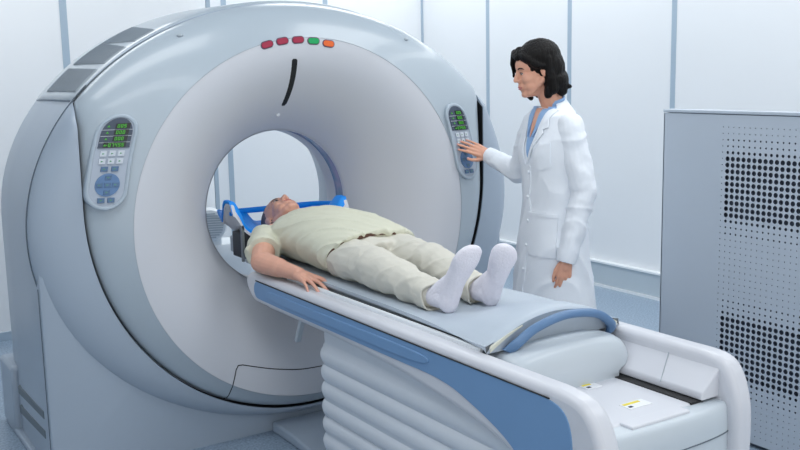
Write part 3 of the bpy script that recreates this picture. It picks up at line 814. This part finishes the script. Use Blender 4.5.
def face_bits(root, M, s, lip, brow, eyes_open=True, iris=BLACK):
    S = M @ Matrix.Scale(s, 4)
    lp = MB()
    u_ = cr([(.0880, -.024, -.0630), (.0950, -.012, -.0595), (.0975, 0, -.0605), (.0950, .012, -.0595), (.0880, .024, -.0630)], 4)
    l_ = cr([(.0878, -.022, -.0640), (.0942, -.011, -.0682), (.0958, 0, -.0690), (.0942, .011, -.0682), (.0878, .022, -.0640)], 4)
    n = len(u_)
    for path, r0 in ((u_, .0032), (l_, .0042)):
        lp.tube([S @ (V(p)+V((.0028, 0, 0))) for p in path], [s*(0.0008+0.72*r0*math.sin(PI*(i+0.3)/(n-0.4))) for i in range(n)], n=8)
    link('lips', lp.mesh(), lip, root)
    for sg in (1, -1):
        e = MB().ell((.0765, sg*.031, -.0012), (.0125, .0135, .0050)); e.xform(S)
        eo = e.build('eye', EYEW if eyes_open else lip, root)
        ir = MB().ell((.0862, sg*.031, -.0020), (.0030, .0072, .0042)); ir.xform(S); ir.build('iris', iris, eo)
        ld = cr([(.081, sg*.0150, -.0015), (.0885, sg*.024, .0052), (.0888, sg*.033, .0058), (.0825, sg*.045, .0010)], 4)
        MB().tube([S @ V(p) for p in ld], .0019*s, n=6).build('eyelashes', brow, root)
        bw = cr([(.0905, sg*.012, .0195), (.0905, sg*.026, .0250), (.0825, sg*.041, .0235), (.0745, sg*.050, .0175)], 4)
        MB().tube([S @ V(p) for p in bw], [s*r for r in ([.0020]+[.0032]*(len(bw)-5)+[.0028, .0022, .0016, .001])], n=6).build('eyebrow', brow, root)
def hand(mb, W, D, N, s=1.0, curls=(.25, .3, .35, .4), thumb=(0.9, 0.25), side=1, spread=0.12):
    """W wrist point, D direction of fingers, N outward normal of the back of the hand, side=+1 when the thumb is on D x N side"""
    D = V(D).normalized(); N = V(N); N = (N-N.dot(D)*D).normalized(); S = D.cross(N)*side; W = V(W); nails = []
    P = lambda d, n, t: W + s*(D*d + N*n + S*t)
    mb.cap(P(0, 0, 0), .027*s, P(.03, 0, 0), .029*s, flat=(N, .68))
    for t, L in ((.028, .088), (.010, .092), (-.008, .088), (-.026, .080)):
        mb.cap(P(.015, 0, t*.65), .0145*s, P(L-.008, 0, t), .0105*s, n=12)
    mb.cap(P(.02, -.006, .018), .017*s, P(.055, -.004, .026), .011*s)
    for (t, base, lens, cu, rr) in zip((.029, .0105, -.0085, -.027), (.088, .092, .088, .079), ((.040, .025, .020), (.045, .028, .021), (.041, .026, .020), (.031, .020, .018)), curls, (.0084, .0086, .0082, .0073)):
        p = P(base-.008, 0.001, t); a = cu*0.6; sp = spread*(t/.029)
        for i, L in enumerate(lens):
            d = (D*math.cos(a) - N*math.sin(a) + S*sp).normalized(); q = p + d*L*s
            mb.cap(p, rr*s*(1-.08*i), q, rr*s*(.94-.1*i), n=12)
            last = (q, d); p = q; a += cu*1.1
        nails.append((q, d, (N*math.cos(a-cu*1.1) + D*math.sin(a-cu*1.1)).normalized(), rr*s*.72))
    p = P(.022, -.008, .026); a = thumb[0]; b_ = thumb[1]
    for L, r_ in ((.036, .0125), (.030, .0100), (.023, .0088)):
        d = (D*math.cos(a) + S*math.sin(a) - N*b_).normalized(); q = p+d*L*s
        mb.cap(p, r_*s, q, r_*s*.9, n=12); p = q; a -= .28
    nails.append((q, d, (N*.8+S*-.3).normalized(), .0072*s))
    return nails
def add_nails(nails, root):
    for q, d, n, r_ in nails:
        e = MB(); t = d.cross(n).normalized(); n2 = t.cross(d)
        Mx = Matrix((d, t, n2)).transposed()
        e.ell(q + n2*r_*0.82 + d*r_*0.15, (r_*1.0, r_*.72, r_*.28), M=Mx, n=12, k=8); e.build('fingernail', NAIL, root)

# ---------------------------------------------------------------- doctor
DX, DY = 0.955, -0.545
Wm = empty('person', (DX, DY, 0), 'woman with black bob in white lab coat, standing with one hand on the scanner panel', 'person')
F, L, U = frame((-0.985, 0.17, 0), (0, 0, 1))
def B(f, l, u): return V((DX, DY, 0)) + F*f + L*l + U*u
hF, hL, hU = frame((-0.90, 0.36, -0.20), (0.0, 0.0, 1))
hC = V((0.892, -0.518, 1.622))
HM = MF(hC, hF, hL, hU)
sh_r, sh_l = B(.0, -.150, 1.362), B(.0, .150, 1.362)
el_r = V((0.985, -0.285, 1.140)); wr_r = V((0.935, -0.115, 1.215))
el_l = B(-.040, .205, 1.09); wr_l = B(.045, .200, .792)
body = MB()
head(body, HM, 0.96)
body.cap(hC + hF*-.02 + hU*-.05, .048, B(-.02, 0, 1.44), .052)
body.cap(B(-.02, -.08, 1.385), .04, B(-.02, .08, 1.385), .04)
tr = [(1.42, .07, .05), (1.36, .13, .075), (1.25, .145, .10), (1.10, .12, .085), (.98, .15, .10), (.88, .155, .11), (.80, .13, .09)]
body.loft([[B(q[2]*math.cos(2*PI*j/24)-.01, q[1]*math.sin(2*PI*j/24), q[0]) for j in range(24)] for q in tr])
body.cap(sh_r, .038, el_r, .034); body.cap(el_r, .035, wr_r, .024)
body.cap(sh_l, .038, el_l, .034); body.cap(el_l, .035, wr_l, .024)
for sg in (1, -1):
    body.cap(B(0, sg*.08, .86), .078, B(.01, sg*.085, .47), .05); body.cap(B(.01, sg*.085, .47), .048, B(-.02, sg*.09, .09), .032)
    body.cap(B(-.03, sg*.09, .05), .03, B(.10, sg*.10, .035), .025)
nr = hand(body, wr_r, V((-0.78, 0.26, 0.40)), V((0.15, -1.0, 0.1)), .92, curls=(.16, .12, .16, .24), thumb=(.70, .0), side=-1, spread=.09)
nl = hand(body, wr_l, V((-0.12, 0.03, -1.0)), L*1.0 + F*0.25, .92, curls=(.42, .48, .52, .6), thumb=(.45, .15), side=1, spread=.05)
bme = blob(body, .0032, 4, sf=.5)
bo = link('body', bme, SKINF, Wm); add_nails(nr, bo)
face_bits(bo, HM, 0.96, LIPS, BROW)
# hair: bob, side parting, tucked behind the near ear
hr = MB()
hr.ell((-.022, 0, .048), (.104, .089, .092))
hr.ell((-.052, 0, .0), (.080, .092, .105))
hr.ell((-.066, 0, -.066), (.072, .092, .066))
for sg in (1, -1):
    hr.cap((-.035, sg*.062, .04), .032, (-.035, sg*.072, -.095), .027)
    hr.cap((-.035, sg*.072, -.05), .028, (-.010, sg*.066, -.118), .018)
    hr.cap((-.07, sg*.055, -.06), .035, (-.085, sg*.050, -.118), .024)
hr.cap((-.08, 0, -.06), .04, (-.100, 0, -.115), .024)
hr.cap((-.09, .05, -.09), .024, (-.128, .048, -.108), .008)
# near side sweep from the parting to above the ear
hr.cap((.060, -.01, .098), .022, (.062, .048, .070), .020)
hr.cap((.062, .048, .070), .020, (.025, .074, .030), .017)
hr.cap((.025, .074, .030), .017, (-.02, .078, .010), .016)
hr.cap((.070, -.03, .092), .024, (.086, .012, .074), .012)
# far side falls beside the cheek
hr.cap((.055, -.05, .075), .026, (.062, -.068, .02), .020)
hr.cap((.062, -.068, .02), .020, (.050, -.070, -.09), .018)
hr.cap((.050, -.070, -.08), .018, (.030, -.066, -.128), .012)
hr.cap((.076, -.045, .085), .018, (.092, -.052, .045), .010)
hr.cap((.092, -.052, .045), .010, (.094, -.062, -.01), .006)
hr.xform(Matrix.Scale(.96, 4)); hr.xform(HM)
hair_me = blob(hr, .004, 3, wr=folds(.0028, 60, 60, 12, 3))
link('hair', hair_me, HAIR, Wm)
# coat
ct = MB()
tr = [(1.455, .070, .066, .0), (1.435, .115, .078, 0), (1.405, .165, .090, .0), (1.34, .188, .112, .0), (1.25, .182, .128, .01), (1.12, .165, .118, .008), (1.00, .178, .126, .0), (.88, .198, .140, .0), (.70, .215, .158, 0), (.50, .235, .175, 0)]
tr = cr(tr, 4)
ct.loft([[B(q[2]*math.cos(2*PI*j/40)-.012+q[3], q[1]*math.sin(2*PI*j/40), q[0]) for j in range(40)] for q in tr])
torso = blob(ct, .006, 4, wr=creases(.0080, .8, .7, .25, 12, 3, 1.3))
tb = bvh_of(torso)
link('lab_coat', torso, COAT, Wm)
coat = [c for c in Wm.children if c.name.startswith('lab_coat')][0]
def sleeve(p0, p1, p2, r, seed):
    s_ = MB(); s_.cap(p0, r[0], p1, r[1]); s_.cap(p1, r[1], p2, r[2])
    e = p2 + (p2-p1).normalized()*(r[2]*.0)
    me = blob(s_, .005, 3, wr=lambda p, g=creases(.0045, 1, .7, .8, 13, 9, seed), h=folds(.0055, 11, 11, 9, seed): g(p)+h(p))
    return me
link('sleeve', sleeve(B(-.004, .150, 1.372), el_l, wr_l + (el_l-wr_l)*.16, (.060, .053, .045), 2.1), COAT, coat)
link('sleeve', sleeve(B(-.004, -.150, 1.372), el_r, wr_r + (el_r-wr_r)*.22, (.060, .053, .042), 4.7), COAT, coat)
def cuff(p1, p2, r0, r1):
    d = (p2-p1).normalized(); return MB().tube([p2-d*.045, p2-d*.02, p2+d*.006, p2+d*.008, p2+d*.0], [r0, r0*.99, r1, r1*.93, r1*.85], n=24)
cuff(el_l, wr_l, .049, .044).build('cuff', COAT, coat)
cuff(el_r, wr_r, .043, .038).build('cuff', COAT, coat)
fnF = lambda u, v: B(.5, u, v)
dF = -F
def onto(name, poly, m, par, off, thick=.004, cuts=4, fn=fnF, d=dF):
    me = patch(poly, fn, d, tb, off, thick, cuts); return link(name, me, m, par)
# skin of the open neck, shirt, lapels
onto('blue_shirt', [(-.052, 1.448), (.052, 1.448), (.046, 1.40), (.0, 1.235), (-.046, 1.40)], BSHIRT, Wm, .002, .004)
onto('open_neck', [(-.030, 1.452), (.030, 1.452), (.022, 1.40), (.0, 1.325), (-.022, 1.40)], SKINF, bo, .0055, .004)
for sg in (1, -1):
    sh = [(sg*.026, 1.458), (sg*.070, 1.460), (sg*.064, 1.395), (sg*.018, 1.325)]
    onto('shirt_collar', sh if sg > 0 else sh[::-1], BSHIRT, Wm, .009, .004)
    lp_ = [(sg*.066, 1.452), (sg*.096, 1.445), (sg*.098, 1.40), (sg*.104, 1.372), (sg*.080, 1.362), (sg*.088, 1.345), (sg*.045, 1.28), (sg*.004, 1.205), (sg*.016, 1.24), (sg*.048, 1.36)]
    onto('lapel', lp_ if sg > 0 else lp_[::-1], COAT, coat, .010, .006)
# coat collar standing behind the neck
cc = []
for i in range(17):
    a = PI*0.36 + (2*PI-2*PI*0.36)*i/16
    p = B(.066*math.cos(a)-.012, .076*math.sin(a), 1.435); q = B(.052*math.cos(a)-.014, .064*math.sin(a), 1.492 - .03*(1+math.cos(a))/2)
    q2 = B(.046*math.cos(a)-.014, .058*math.sin(a), 1.492 - .03*(1+math.cos(a))/2); p2 = B(.05*math.cos(a)-.012, .06*math.sin(a), 1.435)
    p = B(.098*math.cos(a)-.012, .108*math.sin(a), 1.428)
    cc.append([p, q, q2, p2])
MB().loft(cc).build('coat_collar', COAT, coat)
ccs = []
for i in range(17):
    a = PI*0.26 + (2*PI-2*PI*0.26)*i/16
    ccs.append([B(.052*math.cos(a)-.014, .060*math.sin(a), 1.45), B(.046*math.cos(a)-.014, .054*math.sin(a), 1.506-.03*(1+math.cos(a))/2), B(.041*math.cos(a)-.014, .049*math.sin(a), 1.505-.03*(1+math.cos(a))/2), B(.04*math.cos(a)-.014, .05*math.sin(a), 1.45)])
MB().loft(ccs).build('shirt_collar_stand', BSHIRT, Wm)
# placket, buttons, pockets
onto('placket', [(-.010, 1.20), (.016, 1.20), (.018, .56), (-.008, .56)], COAT, coat, .004, .006)
for z in (1.17, 1.06, .95, .84, .73):
    h_ = tb.ray_cast(fnF(.005, z), dF)[0]
    MB().ell(h_ + F*.006, (.007, .007, .007)).build('button', COAT, coat)
d45 = (-(F*.75+L*.65)).normalized(); fn45 = lambda u, v: B(0, 0, 0) + (F*.75+L*.65).normalized()*.5 + (L*.75-F*.65).normalized()*u + U*v
onto('chest_pocket', [(-.045, 1.30), (.045, 1.305), (.045, 1.20), (.0, 1.185), (-.045, 1.195)], COAT, coat, .006, .006, fn=fn45, d=d45)
onto('hip_pocket', [(-.075, .985), (.075, .985), (.077, .80), (-.073, .80)], COAT, coat, .006, .006, fn=fn45, d=d45)
onto('pocket_hem', [(-.077, .990), (.077, .990), (.077, .975), (-.077, .975)], COAT, coat, .010, .007, fn=fn45, d=d45)
# trousers and shoes
tm = MB()
for sg in (1, -1):
    tm.cap(B(0, sg*.08, .80), .09, B(.01, sg*.085, .47), .065); tm.cap(B(.01, sg*.085, .47), .064, B(-.02, sg*.09, .10), .048)
link('trousers', blob(tm, .008, 4, wr=folds(.006, 8, 8, 8, 3)), NAVY, Wm)
for sg in (1, -1):
    s_ = MB(); s_.cap(B(-.035, sg*.09, .040), .038, B(.10, sg*.105, .034), .034); s_.box((0, 0, 0), (.001, .001, .001), M=Matrix.Translation(B(0, sg*.09, .04)))
    me = blob(s_, .006, 3)
    for v in me.vertices: v.co.z = max(0.0, v.co.z)
    link('shoe', me, KEYW, Wm)

# ---------------------------------------------------------------- patient
Pm = empty('person', (0, -0.4, 0.81), 'man in sage t-shirt, pale trousers and white socks, lying on the scanner table', 'person')
pF, pL, pU = frame((0.0, -0.05, 1.0), (0.0, 1.0, 0.0))
pC = V((-0.005, 0.262, 0.952))
PM = MF(pC, pF, pL, pU)
pb = MB()
head(pb, PM, 1.0, True)
pb.cap(pC + pU*-.06 + pF*-.02, .056, V((0, .10, .915)), .06)
pb.cap((-.13, .08, .905), .06, (.13, .08, .905), .06)
TR = [(.10, .12, .06, .915), (.04, .17, .09, .918), (-.10, .175, .09, .918), (-.30, .165, .09, .918), (-.46, .16, .085, .91)]
pb.loft([[V((q[1]*math.cos(2*PI*j/24), q[0], q[3]+q[2]*math.sin(2*PI*j/24))) for j in range(24)] for q in TR])
rs, re, rw = V((-.185, .060, .902)), V((-.322, -.175, .848)), V((-.275, -.425, .832))
ls, le, lw = V((.185, .060, .902)), V((.275, -.17, .845)), V((.24, -.43, .835))
pb.cap(rs, .056, re, .046); pb.cap(re, .045, rw, .028); pb.cap(re+(rw-re)*.1, .047, re+(rw-re)*.5, .040)
pb.cap(ls, .056, le, .045); pb.cap(le, .044, lw, .028)
legs = {-1: (V((-.095, -.42, .905)), V((-.135, -.80, .898)), V((-.135, -1.175, .862))), 1: (V((.095, -.42, .905)), V((.100, -.80, .895)), V((.045, -1.19, .858)))}
for sg in (-1, 1):
    a, b_, c = legs[sg]; pb.cap(a, .058, b_, .044); pb.cap(b_, .044, c, .034)
feet = {-1: (V((-.128, -1.250, .843)), V((-.112, -1.325, .985)), V((-.108, -1.332, 1.030))), 1: (V((.038, -1.268, .846)), V((.028, -1.345, .975)), V((.022, -1.365, 1.025)))}
for sg in (-1, 1):
    a, b_, c = legs[sg]; h_, bl_, t_ = feet[sg]
    dq = V((0, .020, .006)); pb.cap(c, .030, h_+dq, .018); pb.cap(h_+dq, .015, bl_+dq, .013); pb.cap(c, .024, bl_+dq, .013); pb.cap(bl_+dq, .013, t_+dq*.6, .009)
pn = hand(pb, rw, V((.06, -1, -.10)), V((-.10, 0, 1)), 1.04, curls=(.20, .2, .22, .26), thumb=(.55, .05), side=-1, spread=.22)
pn2 = hand(pb, lw, V((-.1, -1, -.10)), V((.1, 0, 1)), 1.02, curls=(.2, .2, .25, .3), thumb=(.6, .1), side=1, spread=.12)
pbo = link('body', blob(pb, .0034, 4, sf=.5), SKINM, Pm); add_nails(pn, pbo)
face_bits(pbo, PM, 1.0, LIPM, GREYH)
h_ = MB()
h_.ell((-.030, 0, .046), (.097, .082, .088)); h_.ell((-.04, 0, .0), (.068, .0805, .080))
h_.ell((.0, 0, .075), (.07, .062, .052))
for sg in (1, -1): h_.cap((-.02, sg*.068, .03), .014, (-.015, sg*.068, .005), .010)
h_.xform(PM)
link('short_hair', blob(h_, .004, 3, wr=folds(.001, 120, 120, 120, 1)), GREYH, Pm)
# t-shirt
sp = MB()
TS = cr([(.135, .080, .055, .908), (.110, .130, .075, .908), (.055, .188, .090, .910), (-.02, .212, .110, .920), (-.12, .210, .116, .924), (-.27, .214, .119, .928), (-.40, .218, .112, .922), (-.50, .218, .104, .915), (-.57, .216, .098, .908), (-.590, .215, .096, .906)], 5)
def flatring(q, hem=0.0):
    out = []
    for j in range(48):
        t = 2*PI*j/48; c, s = math.cos(t), math.sin(t)
        x = q[1]*math.copysign(abs(c)**.92, c); z = q[3] + q[2]*math.copysign(abs(s)**1.0, s)
        out.append(V((x, q[0] + hem*max(0, min(1, (-.40-q[0])/.15))*max(0, (.985-z)/.15), max(z, .815))))
    return out
sp.loft([flatring(q, .10) for q in TS])
for s0, e0 in ((rs, re), (ls, le)):
    d0 = (e0-s0).normalized(); u0 = d0.orthogonal().normalized(); w0 = d0.cross(u0); rg = []
    for t, r_ in ((-.12, .045), (-.02, .066), (.12, .076), (.3, .078), (.48, .075), (.62, .074)):
        c0 = s0 + (e0-s0)*t; rg.append([c0 + r_*(math.cos(2*PI*j/32)*u0 + math.sin(2*PI*j/32)*w0) for j in range(32)])
    for r_ in rg:
        for v_ in r_: v_.z = max(v_.z, .80)
    sp.loft(rg)
def wr_shirt(p):
    return creases(.0100, 1, .55, .3, 16, 5, 5.5)(p)
link('tshirt', blob(sp, .0055, 4, wr=wr_shirt), TEE, Pm)
# trousers
tp = MB()
BELT = mat('brown_belt_leather', (88, 58, 46), 0.6, vary=0.05)
HS = cr([(-.40, .190, .078, .895), (-.50, .198, .084, .898), (-.58, .196, .080, .895), (-.64, .182, .070, .890)], 4)
tp.loft([flatring(q) for q in HS])
for sg in (-1, 1):
    a, b_, c = legs[sg]
    tp.cap(a + V((sg*.003, -.10, -.012)), .098, b_, .072, flat=((0, 0, 1), .86)); tp.cap(b_, .073, c + (b_-c)*.12, .052)
    tp.cap(c+(b_-c)*.20, .056, c+(b_-c)*.12, .054)
me = blob(tp, .0055, 4, wr=lambda p, g=creases(.0062, .7, 1, .6, 13, 8, 8.2), h=folds(.0055, 12, 8, 12, 3.1): g(p)+h(p))
for v in me.vertices: v.co.z = max(v.co.z, .812 + .0*abs(v.co.x))
link('trousers', me, TROU, Pm)
bl_r = []
for dy, gr_ in ((0.03, .004), (-.006, .006), (-.010, .003), (-.010, -.01)):
    bl_r.append([V((v.x*(1+gr_/.2), v.y, v.z + gr_*(1 if v.z > .9 else 0))) for v in flatring((-.578+dy, .2045, .089, .902), .10)])
MB().loft(bl_r, cap=False).build('belt', BELT, Pm)
for sg in (-1, 1):
    a, b_, c = legs[sg]; h_, bl_, t_ = feet[sg]
    tip = t_ + (t_-h_).normalized()*.028; h0 = h_ - (t_-h_).normalized()*.004
    A = (tip-h0); L_ = A.length; A.normalize(); N_ = V((-.35 if sg > 0 else -.10, -1, 0)); N_ = (N_-N_.dot(A)*A).normalized(); W_ = A.cross(N_)*(-sg)   # W_ points to the big-toe side
    if W_.x*(-sg) < 0: W_ = -W_
    st = cr([(-.10, .016, .014, 0, -.004), (-.05, .028, .028, 0, -.006), (.06, .034, .036, 0, -.012), (.22, .036, .040, 0, -.020), (.40, .036, .036, -.002, -.016), (.58, .042, .031, 0, -.008), (.74, .048, .027, .001, -.002), (.86, .046, .022, .004, 0), (.94, .038, .018, .009, 0), (1.0, .022, .011, .014, -.001)], 5)
    k_ = MB()
    k_.loft([[h0 + A*(q[0]*L_) + W_*(q[3]+q[1]*math.cos(2*PI*j/28)) + N_*(q[4]+q[2]*math.sin(2*PI*j/28)) for j in range(28)] for q in st])
    k_.cap(tip - A*.030 + W_*.020, .017, tip - A*.012 + W_*.020, .015)
    k_.cap(c + (b_-c)*.16, .040, c, .037); k_.cap(c, .037, h_ + A*.01 - N_*.012, .034); k_.cap(c, .036, h_ + A*.10*1.0 - N_*.018, .028)
    hm = MB(); d0 = (c-b_).normalized(); u0 = V((1, 0, 0)); u0 = (u0-u0.dot(d0)*d0).normalized(); w0 = d0.cross(u0); rg = []
    for t, r_ in ((-.050, .054), (-.046, .0585), (-.020, .0575), (.004, .0575), (.006, .053), (-.02, .050)):
        rg.append([c + d0*(t+.012*math.sin(j*2*PI/28*2+sg)) + (r_+.003*math.sin(j*2*PI/28*5+1))*(math.cos(2*PI*j/28)*u0 + .93*math.sin(2*PI*j/28)*w0) for j in range(28)])
    for r_ in rg:
        for v_ in r_: v_.z = max(v_.z, .814)
    hm.loft(rg, cap=False).build('trouser_hem', TROU, Pm)
    link('sock', blob(k_, .0045, 6, wr=folds(.0012, 25, 25, 25, 2)), SOCK, Pm)
